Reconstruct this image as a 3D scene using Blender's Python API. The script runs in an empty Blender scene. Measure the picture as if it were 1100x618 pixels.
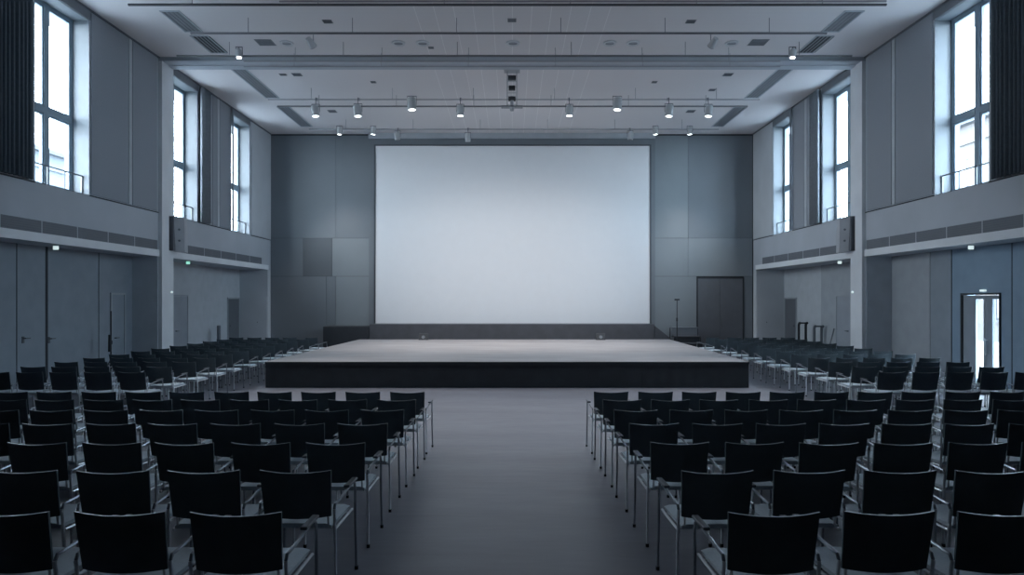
import bpy, bmesh, math, random
from mathutils import Vector, Matrix
random.seed(7)
sc = bpy.context.scene
COL = sc.collection
F = 680.0; CX = 550.0; HY = 322.0; CAM_Z = 2.02
SLOPE = 0.029; YR = 8.66
def floor_z(y): return SLOPE*(YR-y) if y < YR else 0.0

# ------------------------------------------------------------------ materials
def mat(name, col, rough=0.6, metal=0.0, var=0.06, scale=3.0, emis=None, estr=0.0, spec=0.5, stretch=(1,1,1), bump=0.0):
    m = bpy.data.materials.new(name); m.use_nodes = True
    nt = m.node_tree; b = nt.nodes['Principled BSDF']
    b.inputs['Roughness'].default_value = rough
    b.inputs['Metallic'].default_value = metal
    b.inputs['Specular IOR Level'].default_value = spec
    tc = nt.nodes.new('ShaderNodeTexCoord'); mp = nt.nodes.new('ShaderNodeMapping')
    mp.inputs['Scale'].default_value = stretch
    nz = nt.nodes.new('ShaderNodeTexNoise'); nz.inputs['Scale'].default_value = scale; nz.inputs['Detail'].default_value = 4
    cr = nt.nodes.new('ShaderNodeValToRGB')
    cr.color_ramp.elements[0].position = 0.3; cr.color_ramp.elements[1].position = 0.7
    lo = [max(0, c*(1-var)) for c in col]; hi = [min(1, c*(1+var)) for c in col]
    cr.color_ramp.elements[0].color = (*lo, 1); cr.color_ramp.elements[1].color = (*hi, 1)
    nt.links.new(tc.outputs['Object'], mp.inputs[0]); nt.links.new(mp.outputs[0], nz.inputs['Vector'])
    nt.links.new(nz.outputs['Fac'], cr.inputs[0]); nt.links.new(cr.outputs[0], b.inputs['Base Color'])
    if bump:
        bp = nt.nodes.new('ShaderNodeBump'); bp.inputs['Strength'].default_value = bump; bp.inputs['Distance'].default_value = 0.01
        nt.links.new(nz.outputs['Fac'], bp.inputs['Height']); nt.links.new(bp.outputs[0], b.inputs['Normal'])
    if emis:
        b.inputs['Emission Color'].default_value = (*emis, 1); b.inputs['Emission Strength'].default_value = estr
    return m

M = {}
M['wall'] = mat('plaster_wall', (0.47, 0.505, 0.54), 0.85, scale=1.2)
M['fascia'] = mat('painted_fascia', (0.42, 0.455, 0.50), 0.8, scale=1.0)
M['panel'] = mat('acoustic_fabric_panel', (0.25, 0.275, 0.31), 0.9, scale=40, var=0.05)
M['strip'] = mat('pale_panel_strip', (0.42, 0.45, 0.49), 0.7)
M['pier'] = mat('painted_concrete_pier', (0.72, 0.75, 0.78), 0.75, scale=1.5)
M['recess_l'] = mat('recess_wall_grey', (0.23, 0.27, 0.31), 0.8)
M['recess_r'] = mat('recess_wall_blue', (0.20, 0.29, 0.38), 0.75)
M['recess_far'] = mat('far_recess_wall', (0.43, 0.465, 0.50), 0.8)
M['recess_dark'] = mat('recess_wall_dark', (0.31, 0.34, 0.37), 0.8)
M['back_l'] = mat('back_wall_panel', (0.145, 0.168, 0.19), 0.55, scale=0.8, var=0.05)
M['back_r'] = mat('back_wall_light_panel', (0.19, 0.218, 0.24), 0.55, scale=0.8, var=0.05)
M['back_dark'] = mat('back_wall_dark_panel', (0.09, 0.105, 0.12), 0.5, scale=0.8)
M['return'] = mat('return_wall_paint', (0.52, 0.56, 0.60), 0.8)
M['gap'] = mat('shadow_joint', (0.03, 0.035, 0.042), 0.9)
M['grille'] = mat('dark_grille', (0.12, 0.135, 0.155), 0.6)
M['dark_door'] = mat('dark_door_paint', (0.10, 0.11, 0.125), 0.5)
M['grey_door'] = mat('grey_door_paint', (0.27, 0.30, 0.34), 0.5)
M['black'] = mat('black_stage_skirt', (0.018, 0.021, 0.026), 0.75, var=0.2)
M['deck'] = mat('stage_deck_board', (0.27, 0.25, 0.25), 0.55, scale=1.4, var=0.14, stretch=(0.5, 2, 1))
M['riser'] = mat('rear_riser_fabric', (0.055, 0.057, 0.066), 0.8, var=0.15)
M['grille_black'] = mat('dark_riser_fabric', (0.020, 0.023, 0.028), 0.8, var=0.15)
M['screen'] = mat('projection_screen_fabric', (0.80, 0.81, 0.83), 0.9, var=0.01)
M['chrome'] = mat('chrome_tube', (0.80, 0.83, 0.86), 0.32, 1.0, var=0.04)
M['chrome_shaded'] = mat('shaded_chrome_tube', (0.26, 0.28, 0.31), 0.28, 1.0, var=0.04)  # chrome of front legs and arms, dark reflections painted into the colour
M['chrome_dark'] = mat('dark_steel', (0.10, 0.11, 0.125), 0.35, 0.7, var=0.04)
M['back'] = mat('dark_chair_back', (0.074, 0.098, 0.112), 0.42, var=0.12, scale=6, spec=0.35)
M['back_edge_lit'] = mat('chair_back_edge_highlight', (0.50, 0.55, 0.60), 0.35, var=0.05)  # pale colour paints a highlight along the top of the chair back
M['seat'] = mat('pale_seat_fabric', (0.60, 0.67, 0.72), 0.9, var=0.06, scale=60)
M['foot'] = mat('rubber_foot', (0.01, 0.01, 0.012), 0.8)
M['rail'] = mat('painted_lighting_bar', (0.32, 0.33, 0.35), 0.5)
M['rail_dark'] = mat('dark_lighting_bar', (0.16, 0.165, 0.175), 0.5)
M['spot'] = mat('spotlight_housing', (0.42, 0.44, 0.46), 0.45)
M['lens'] = mat('lit_lens', (0.9, 0.95, 1.0), 0.3, emis=(0.90, 0.96, 1.0), estr=9)
M['lens_off'] = mat('unlit_lens', (0.25, 0.27, 0.29), 0.2)
M['frame'] = mat('window_frame_paint', (0.20, 0.27, 0.33), 0.45)
M['reveal'] = mat('window_reveal_paint', (0.12, 0.14, 0.155), 0.6)
M['curtain'] = mat('dark_curtain_cloth', (0.075, 0.095, 0.115), 0.95, scale=20, var=0.1)
M['curtain_g'] = mat('grey_curtain_cloth', (0.20, 0.225, 0.255), 0.95, scale=20, var=0.1)
M['lamp_w'] = mat('emergency_light_diffuser', (0.8, 0.9, 0.9), 0.4, emis=(0.75, 0.95, 0.95), estr=0.6)
M['lamp_g'] = mat('exit_light_diffuser', (0.4, 0.9, 0.7), 0.4, emis=(0.35, 0.95, 0.75), estr=0.6)
M['speaker'] = mat('speaker_cabinet', (0.42, 0.44, 0.47), 0.6)
M['speaker_dk'] = mat('speaker_side', (0.10, 0.11, 0.13), 0.6)
M['ext_l'] = mat('outside_stone', (0.045, 0.052, 0.06), 0.9, scale=0.8, var=0.15)
M['ext_r'] = mat('outside_render', (0.050, 0.049, 0.049), 0.9, scale=0.8, var=0.15)
M['ext_roof'] = mat('outside_roof', (0.02, 0.024, 0.03), 0.8)
M['ext_win'] = mat('outside_window', (0.03, 0.036, 0.045), 0.2)
M['ext_ground'] = mat('outside_paving', (0.20, 0.205, 0.21), 0.9)
M['vent'] = mat('ceiling_diffuser', (0.19, 0.20, 0.22), 0.6)
M['ring'] = mat('downlight_trim', (0.62, 0.64, 0.66), 0.4)

def glass_mat():
    m = bpy.data.materials.new('window_glass'); m.use_nodes = True; nt = m.node_tree
    nt.nodes.remove(nt.nodes['Principled BSDF']); out = nt.nodes['Material Output']
    t = nt.nodes.new('ShaderNodeBsdfTransparent'); g = nt.nodes.new('ShaderNodeBsdfGlossy'); g.inputs['Roughness'].default_value = 0.03
    nz = nt.nodes.new('ShaderNodeTexNoise'); nz.inputs['Scale'].default_value = 0.7
    mx0 = nt.nodes.new('ShaderNodeMix'); mx0.data_type = 'RGBA'
    mx0.inputs['A'].default_value = (0.86, 0.94, 1.0, 1); mx0.inputs['B'].default_value = (0.90, 0.96, 1.0, 1)
    nt.links.new(nz.outputs['Fac'], mx0.inputs['Factor']); nt.links.new(mx0.outputs['Result'], t.inputs['Color'])
    mx = nt.nodes.new('ShaderNodeMixShader'); fr = nt.nodes.new('ShaderNodeLayerWeight'); fr.inputs['Blend'].default_value = 0.5
    pw = nt.nodes.new('ShaderNodeMath'); pw.operation = 'POWER'; pw.inputs[1].default_value = 6; nt.links.new(fr.outputs['Facing'], pw.inputs[0])
    ma = nt.nodes.new('ShaderNodeMath'); ma.operation = 'MULTIPLY_ADD'; ma.inputs[1].default_value = 0.6; ma.inputs[2].default_value = 0.04; nt.links.new(pw.outputs[0], ma.inputs[0])
    nt.links.new(ma.outputs[0], mx.inputs[0]); nt.links.new(t.outputs[0], mx.inputs[1]); nt.links.new(g.outputs[0], mx.inputs[2])
    nt.links.new(mx.outputs[0], out.inputs[0]); return m
M['glass'] = glass_mat()

def floor_mat():
    m = bpy.data.materials.new('polished_dark_screed'); m.use_nodes = True; nt = m.node_tree; b = nt.nodes['Principled BSDF']
    tc = nt.nodes.new('ShaderNodeTexCoord')
    mp = nt.nodes.new('ShaderNodeMapping'); mp.inputs['Scale'].default_value = (0.35, 1.6, 1)
    n1 = nt.nodes.new('ShaderNodeTexNoise'); n1.inputs['Scale'].default_value = 1.3; n1.inputs['Detail'].default_value = 6
    n2 = nt.nodes.new('ShaderNodeTexNoise'); n2.inputs['Scale'].default_value = 9; n2.inputs['Detail'].default_value = 5
    nt.links.new(tc.outputs['Object'], mp.inputs[0]); nt.links.new(mp.outputs[0], n1.inputs['Vector']); nt.links.new(mp.outputs[0], n2.inputs['Vector'])
    cr = nt.nodes.new('ShaderNodeValToRGB'); cr.color_ramp.elements[0].position = 0.3; cr.color_ramp.elements[1].position = 0.72
    cr.color_ramp.elements[0].color = (0.165, 0.165, 0.19, 1); cr.color_ramp.elements[1].color = (0.225, 0.225, 0.258, 1)
    nt.links.new(n1.outputs['Fac'], cr.inputs[0]); nt.links.new(cr.outputs[0], b.inputs['Base Color'])
    mr = nt.nodes.new('ShaderNodeMapRange'); mr.inputs['To Min'].default_value = 0.30; mr.inputs['To Max'].default_value = 0.48
    nt.links.new(n2.outputs['Fac'], mr.inputs['Value']); nt.links.new(mr.outputs[0], b.inputs['Roughness'])
    bp = nt.nodes.new('ShaderNodeBump'); bp.inputs['Strength'].default_value = 0.12; bp.inputs['Distance'].default_value = 0.01
    nt.links.new(n2.outputs['Fac'], bp.inputs['Height']); nt.links.new(bp.outputs[0], b.inputs['Normal'])
    return m
M['floor'] = floor_mat()

def ceiling_mat():
    m = bpy.data.materials.new('ceiling_board'); m.use_nodes = True; nt = m.node_tree; b = nt.nodes['Principled BSDF']
    b.inputs['Roughness'].default_value = 0.85
    tc = nt.nodes.new('ShaderNodeTexCoord'); sp = nt.nodes.new('ShaderNodeSeparateXYZ')
    nt.links.new(tc.outputs['Object'], sp.inputs[0])
    def stripes(out, period, width):
        a = nt.nodes.new('ShaderNodeMath'); a.operation = 'MODULO'; 
        s = nt.nodes.new('ShaderNodeMath'); s.operation = 'ADD'; s.inputs[1].default_value = 100*period
        nt.links.new(out, s.inputs[0]); nt.links.new(s.outputs[0], a.inputs[0]); a.inputs[1].default_value = period
        l = nt.nodes.new('ShaderNodeMath'); l.operation = 'LESS_THAN'; l.inputs[1].default_value = width
        nt.links.new(a.outputs[0], l.inputs[0]); return l.outputs[0]
    sx = stripes(sp.outputs['X'], 0.43, 0.016)
    ab = nt.nodes.new('ShaderNodeMath'); ab.operation = 'ABSOLUTE'; nt.links.new(sp.outputs['X'], ab.inputs[0])
    inn = nt.nodes.new('ShaderNodeMath'); inn.operation = 'LESS_THAN'; inn.inputs[1].default_value = 2.2; nt.links.new(ab.outputs[0], inn.inputs[0])
    mu = nt.nodes.new('ShaderNodeMath'); mu.operation = 'MULTIPLY'; nt.links.new(sx, mu.inputs[0]); nt.links.new(inn.outputs[0], mu.inputs[1])
    nz = nt.nodes.new('ShaderNodeTexNoise'); nz.inputs['Scale'].default_value = 0.8
    cr = nt.nodes.new('ShaderNodeValToRGB'); cr.color_ramp.elements[0].color = (0.70, 0.675, 0.68, 1); cr.color_ramp.elements[1].color = (0.76, 0.73, 0.735, 1)
    nt.links.new(nz.outputs['Fac'], cr.inputs[0])
    mx = nt.nodes.new('ShaderNodeMix'); mx.data_type = 'RGBA'; mx.inputs['B'].default_value = (0.88, 0.86, 0.86, 1)
    nt.links.new(mu.outputs[0], mx.inputs['Factor']); nt.links.new(cr.outputs[0], mx.inputs['A'])
    nt.links.new(mx.outputs['Result'], b.inputs['Base Color']); return m
M['ceiling'] = ceiling_mat()

# ------------------------------------------------------------------ mesh helpers
def BM(): return bmesh.new()
def box(bm, x0, x1, y0, y1, z0, z1, bev=0.0):
    x0, x1 = sorted((x0, x1)); y0, y1 = sorted((y0, y1)); z0, z1 = sorted((z0, z1))
    r = bmesh.ops.create_cube(bm, size=1.0)
    for v in r['verts']:
        v.co = Vector((x0+(v.co.x+.5)*(x1-x0), y0+(v.co.y+.5)*(y1-y0), z0+(v.co.z+.5)*(z1-z0)))
    if bev:
        es = {e for v in r['verts'] for e in v.link_edges}
        bmesh.ops.bevel(bm, geom=list(es), offset=bev, segments=2, affect='EDGES', profile=0.5)
    return bm
def cyl(bm, p0, p1, r, r2=None, seg=12, caps=True):
    p0, p1 = Vector(p0), Vector(p1); d = p1-p0
    q = d.to_track_quat('Z', 'Y').to_matrix().to_4x4()
    bmesh.ops.create_cone(bm, cap_ends=caps, segments=seg, radius1=r, radius2=r if r2 is None else r2, depth=d.length,
                          matrix=Matrix.Translation((p0+p1)/2) @ q)
    return bm
def tube(bm, pts, r, seg=8):
    pts = [Vector(p) for p in pts]; rings = []
    n = len(pts)
    up = None
    for i, p in enumerate(pts):
        if i == 0: t = pts[1]-pts[0]
        elif i == n-1: t = pts[-1]-pts[-2]
        else: t = (pts[i+1]-p).normalized()+(p-pts[i-1]).normalized()
        t.normalize()
        if up is None:
            up = Vector((0, 0, 1)) if abs(t.z) < 0.9 else Vector((1, 0, 0))
        a = t.cross(up)
        if a.length < 1e-4: a = t.orthogonal()
        a.normalize(); b = a.cross(t).normalized(); up = b
        rings.append([bm.verts.new(p+r*(math.cos(2*math.pi*k/seg)*a+math.sin(2*math.pi*k/seg)*b)) for k in range(seg)])
    for i in range(n-1):
        for k in range(seg):
            bm.faces.new((rings[i][k], rings[i][(k+1) % seg], rings[i+1][(k+1) % seg], rings[i+1][k]))
    bm.faces.new(rings[0][::-1]); bm.faces.new(rings[-1])
    return bm
def obj(name, bm, m, parent=None, smooth=False, loc=None):
    me = bpy.data.meshes.new(name)
    bmesh.ops.recalc_face_normals(bm, faces=bm.faces)
    bm.to_mesh(me); bm.free()
    if not isinstance(m, (list, tuple)): m = [m]
    for x in m: me.materials.append(x)
    if smooth:
        for p in me.polygons: p.use_smooth = True
        try: me.set_sharp_from_angle(angle=math.radians(40))
        except Exception: pass
    o = bpy.data.objects.new(name, me); COL.objects.link(o)
    if parent: o.parent = parent
    if loc: o.location = loc
    return o
def tag(o, label, cat, group=None, kind=None):
    o['label'] = label; o['category'] = cat
    if group: o['group'] = group
    if kind: o['kind'] = kind
    return o
def thing(name, label, cat, loc=(0, 0, 0), rz=0.0, group=None, rx=0.0):
    o = bpy.data.objects.new(name, None); COL.objects.link(o); o.empty_display_size = 0.1
    o.location = loc; o.rotation_euler = (rx, 0, rz)
    return tag(o, label, cat, group)
def struct(name, bm, m, label, cat, parent=None):
    o = obj(name, bm, m, parent)
    if not parent: tag(o, label, cat, None, 'structure')
    return o
def sempty(name, label, cat):
    o = bpy.data.objects.new(name, None); COL.objects.link(o); o.empty_display_size = 0.1
    return tag(o, label, cat, None, 'structure')
def dup(root, loc, rz, label, group, rx=0.0):
    r = root.copy(); COL.objects.link(r); r.location = loc; r.rotation_euler = (rx, 0, rz); r['label'] = label; r['group'] = group
    for ch in list(root.children):
        c = ch.copy(); COL.objects.link(c); c.parent = r
        for g in list(ch.children):
            d = g.copy(); COL.objects.link(d); d.parent = c
    return r
ORD = ['first', 'second', 'third', 'fourth', 'fifth', 'sixth', 'seventh', 'eighth', 'ninth', 'tenth', 'eleventh', 'twelfth', 'thirteenth']

# ------------------------------------------------------------------ dimensions
WX = 9.3; YB = 24.4; Y0 = -3.0
ZC = 8.40; Z_SOF = 3.155; Z_LIP = 3.33; Z_BAND = 3.575; Z_LEDGE = 4.31; Z_LINT = 8.17
P0, P1 = 16.64, 17.28

# floor : gentle ramp under the near seating, then level
bm = BM()
ys = [Y0, YR-0.8, YR-0.4, YR, YR+0.4, YB+0.2]
zs = [floor_z(Y0), floor_z(YR-.8), floor_z(YR-.4), 0.0, 0.0, 0.0]
for a in range(len(ys)-1):
    v = [bm.verts.new((-10.8, ys[a], zs[a])), bm.verts.new((10.8, ys[a], zs[a])), bm.verts.new((10.8, ys[a+1], zs[a+1])), bm.verts.new((-10.8, ys[a+1], zs[a+1]))]
    bm.faces.new(v)
bmesh.ops.remove_doubles(bm, verts=bm.verts, dist=1e-4)
bmesh.ops.recalc_face_normals(bm, faces=bm.faces)
ret = bmesh.ops.extrude_face_region(bm, geom=bm.faces[:])
for e in ret['geom']:
    if isinstance(e, bmesh.types.BMVert): e.co.z = -0.3
struct('floor', bm, M['floor'], 'dark polished grey hall floor with faint mottling', 'floor')

# ceiling
bm = BM(); box(bm, -10.8, 10.8, Y0, YB+0.2, ZC, ZC+0.3)
struct('ceiling', bm, M['ceiling'], 'pale grey flat ceiling with faint joint lines in the middle', 'ceiling')
bm = BM(); box(bm, -WX, WX, P0, P1, ZC-0.10, ZC-0.001); box(bm, -WX, WX, P0+.3, P0+.34, ZC-.115, ZC-0.10)
struct('trim_1', bm, M['fascia'], 'shallow cross beam on the ceiling joining the two side piers', 'beam')
# back bulkhead over the screen
bm = BM(); box(bm, -5.5, 5.5, YB-0.16, YB-0.001, 8.20, ZC-0.001)
struct('trim_2', bm, M['strip'], 'low ceiling bulkhead running above the projection screen', 'bulkhead')

# back wall
S = 0.03588
def bx(px): return (px-CX)*S
def bz(py): return CAM_Z+(HY-py)*S
bm = BM(); box(bm, -10.8, 10.8, YB, YB+0.25, 0, ZC)
struct('wall_back', bm, M['gap'], 'end wall behind the stage', 'wall')
g = 0.006
def backpanel(n, x0, x1, y0, y1, m, label):
    bm = BM(); box(bm, bx(x0)+g, bx(x1)-g, YB-0.03, YB-0.001, bz(y1)+g, bz(y0)-g)
    return struct('trim_%d' % n, bm, m, label, 'wall panel')
n = 3
for a in [(291, 361, 145.8, 256, 'back_l', 'tall dark panel of the end wall, upper left by the corner'),
          (361, 397, 145.8, 256, 'back_l', 'narrow tall panel of the end wall left of the screen'),
          (291, 326, 256, 297, 'back_l', 'low mid panel at the left corner of the end wall'),
          (326, 357, 256, 297, 'back_dark', 'darker square panel on the end wall left of the screen'),
          (357, 397, 256, 297, 'back_r', 'mid panel directly left of the screen, glow painted in as paler tone'),  # paler colour paints in the glow of windows and spotlights
          (291, 351, 297, 378, 'back_l', 'lower left panel of the end wall beside the corner'),
          (351, 361, 297, 378, 'back_l', 'thin lower panel strip of the end wall left of the screen'),
          (361, 397, 297, 378, 'back_r', 'lower panel directly left of the screen, glow painted in as paler tone'),  # same painted glow, carried down the wall
          (703, 739, 145.8, 256, 'back_r', 'pale tall panel directly right of the screen'),
          (739, 808, 145.8, 256, 'back_l', 'tall darker panel of the end wall, upper right by the corner'),
          (703, 739, 256, 297, 'back_r', 'pale mid panel directly right of the screen'),
          (739, 808, 256, 297, 'back_r', 'pale wide panel above the dark double door'),
          (703, 748, 297, 378, 'back_r', 'pale lower panel between screen and dark double door'),
          (799, 808, 297, 378, 'back_l', 'narrow panel between dark double door and right corner')]:
    backpanel(n, a[0], a[1], a[2], a[3], M[a[4]], a[5]); n += 1
# screen surround
bm = BM()
for a in [(397, 403.3, 150, 378), (697.7, 703, 150, 378)]: box(bm, bx(a[0]), bx(a[1]), YB-0.12, YB-0.001, bz(a[3]), bz(a[2]))
box(bm, bx(403.3), bx(697.7), YB-0.12, YB-0.001, bz(156.3), bz(150))
o = struct('trim_%d' % n, bm, M['back_l'], 'grey surround framing the projection screen', 'frame'); n += 1

def door_back():
    d = sempty('door_1', 'dark double door in the end wall right of the stage', 'door')
    x0, x1, xm = bx(748), bx(799), bx(773)
    bm = BM(); box(bm, x0, x0+.05, YB-.05, YB-.001, 0, bz(298)); box(bm, x1-.05, x1, YB-.05, YB-.001, 0, bz(298)); box(bm, x0+.05, x1-.05, YB-.05, YB-.001, bz(298)-.05, bz(298))
    obj('door_frame', bm, M['gap'], d)
    for a, b in ((x0+.055, xm-.006), (xm+.006, x1-.055)):
        bm = BM(); box(bm, a, b, YB-.035, YB-.001, 0.01, bz(298)-.055, .004); obj('door_leaf', bm, M['dark_door'], d)
    bm = BM(); cyl(bm, (xm+.07, YB-.09, .9), (xm+.07, YB-.09, 1.3), .014); box(bm, xm+.06, xm+.08, YB-.09, YB-.034, .93, .95); box(bm, xm+.06, xm+.08, YB-.09, YB-.034, 1.25, 1.27)
    obj('door_handle', bm, M['chrome_dark'], d)
door_back()

# ------------------------------------------------------------------ side walls
wins = {-1: [(12.33, 13.93), (17.34, 18.71), (20.97, 22.43)], 1: [(12.33, 13.93), (17.34, 18.96), (21.02, 22.53)]}
WT = 0.55    # upper wall thickness
wn = 1; tn = n; dn = 2; gn = 0
SIDE = {-1: 'left', 1: 'right'}
NEARFAR = ['nearest', 'middle', 'farthest']

def window(s, y0, y1, k):
    global wn
    nm = 'window_%d' % wn; wn += 1
    w = sempty(nm, 'tall %s window of the %s wall with grey frame and bright sky' % (NEARFAR[k], SIDE[s]), 'window')
    xg = 9.71*s
    # frame
    bm = BM(); t = 0.07; d0, d1 = xg-0.05*s, xg+0.05*s
    box(bm, d0, d1, y0, y0+t, Z_LEDGE, Z_LINT); box(bm, d0, d1, y1-t, y1, Z_LEDGE, Z_LINT)
    box(bm, d0, d1, y0+t, y1-t, Z_LEDGE, Z_LEDGE+t); box(bm, d0, d1, y0+t, y1-t, Z_LINT-t, Z_LINT)
    obj('window_frame', bm, M['frame'], w)
    ym = (y0+y1)/2; zt = CAM_Z+3.92
    bm = BM(); box(bm, d0-.01*s, d1, ym-.06, ym+.06, Z_LEDGE+t, Z_LINT-t); obj('mullion', bm, M['frame'], w)
    bm = BM()
    box(bm, d0-.015*s, d1, y0+t, ym-.06, zt-.06, zt+.06); box(bm, d0-.015*s, d1, ym+.06, y1-t, zt-.06, zt+.06); obj('transom', bm, M['frame'], w)
    for a, b in ((y0+t, ym-.06), (ym+.06, y1-t)):
        for c, e in ((Z_LEDGE+t, zt-.06), (zt+.06, Z_LINT-t)):
            bm = BM(); bm.faces.new([bm.verts.new(q) for q in ((xg, a, c), (xg, b, c), (xg, b, e), (xg, a, e))]); p = obj('pane', bm, M['glass'], w)
            bm = BM(); f = .045
            box(bm, xg-.04*s, xg+.02*s, a, a+f, c, e); box(bm, xg-.04*s, xg+.02*s, b-f, b, c, e)
            box(bm, xg-.04*s, xg+.02*s, a+f, b-f, c, c+f); box(bm, xg-.04*s, xg+.02*s, a+f, b-f, e-f, e)
            obj('sash', bm, M['frame'], w)
    # reveal lining
    bm = BM(); xi = (WX+0.0)*s; xo = 9.655*s; l = 0.012
    box(bm, xi, xo, y0, y0+l, Z_LEDGE, Z_LINT); box(bm, xi, xo, y1-l, y1, Z_LEDGE, Z_LINT)
    box(bm, xi, xo, y0+l, y1-l, Z_LINT-l, Z_LINT); box(bm, xi, xo, y0+l, y1-l, Z_LEDGE, Z_LEDGE+l)
    obj('reveal', bm, M['reveal'], w)
    # portal for daylight
    li = bpy.data.lights.new('window_portal', 'AREA'); li.shape = 'RECTANGLE'; li.size = (y1-y0); li.size_y = Z_LINT-Z_LEDGE
    li.cycles.is_portal = True
    lo = bpy.data.objects.new('window_portal', li); COL.objects.link(lo); lo.parent = w
    lo.location = (9.80*s, ym, (Z_LEDGE+Z_LINT)/2); lo.rotation_euler = (0, math.radians(90)*s, 0)
    lo.rotation_euler = Vector((-s, 0, 0)).to_track_quat('-Z', 'Y').to_euler()
    li.size, li.size_y = (y1-y0), (Z_LINT-Z_LEDGE)
    # guard rail
    gr = thing('window_guardrail', 'thin metal guard rail across the foot of the %s %s window' % (NEARFAR[k], SIDE[s]), 'railing', (9.45*s, ym, Z_LEDGE+.012), 0, 'window guard rails')
    hw = (y1-y0)/2-.02
    bm = BM(); box(bm, -.015, .015, -hw, hw, .40, .425); obj('top_rail', bm, M['chrome_dark'], gr)
    for q in (-1, -.33, .33, 1):
        bm = BM(); box(bm, -.01, .01, q*(hw-.012)-.01, q*(hw-.012)+.01, 0, .40); obj('post', bm, M['chrome_dark'], gr)

def trim(bm, m, label, cat='trim'):
    global tn
    o = struct('trim_%d' % tn, bm, m, label, cat); tn += 1; return o

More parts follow.
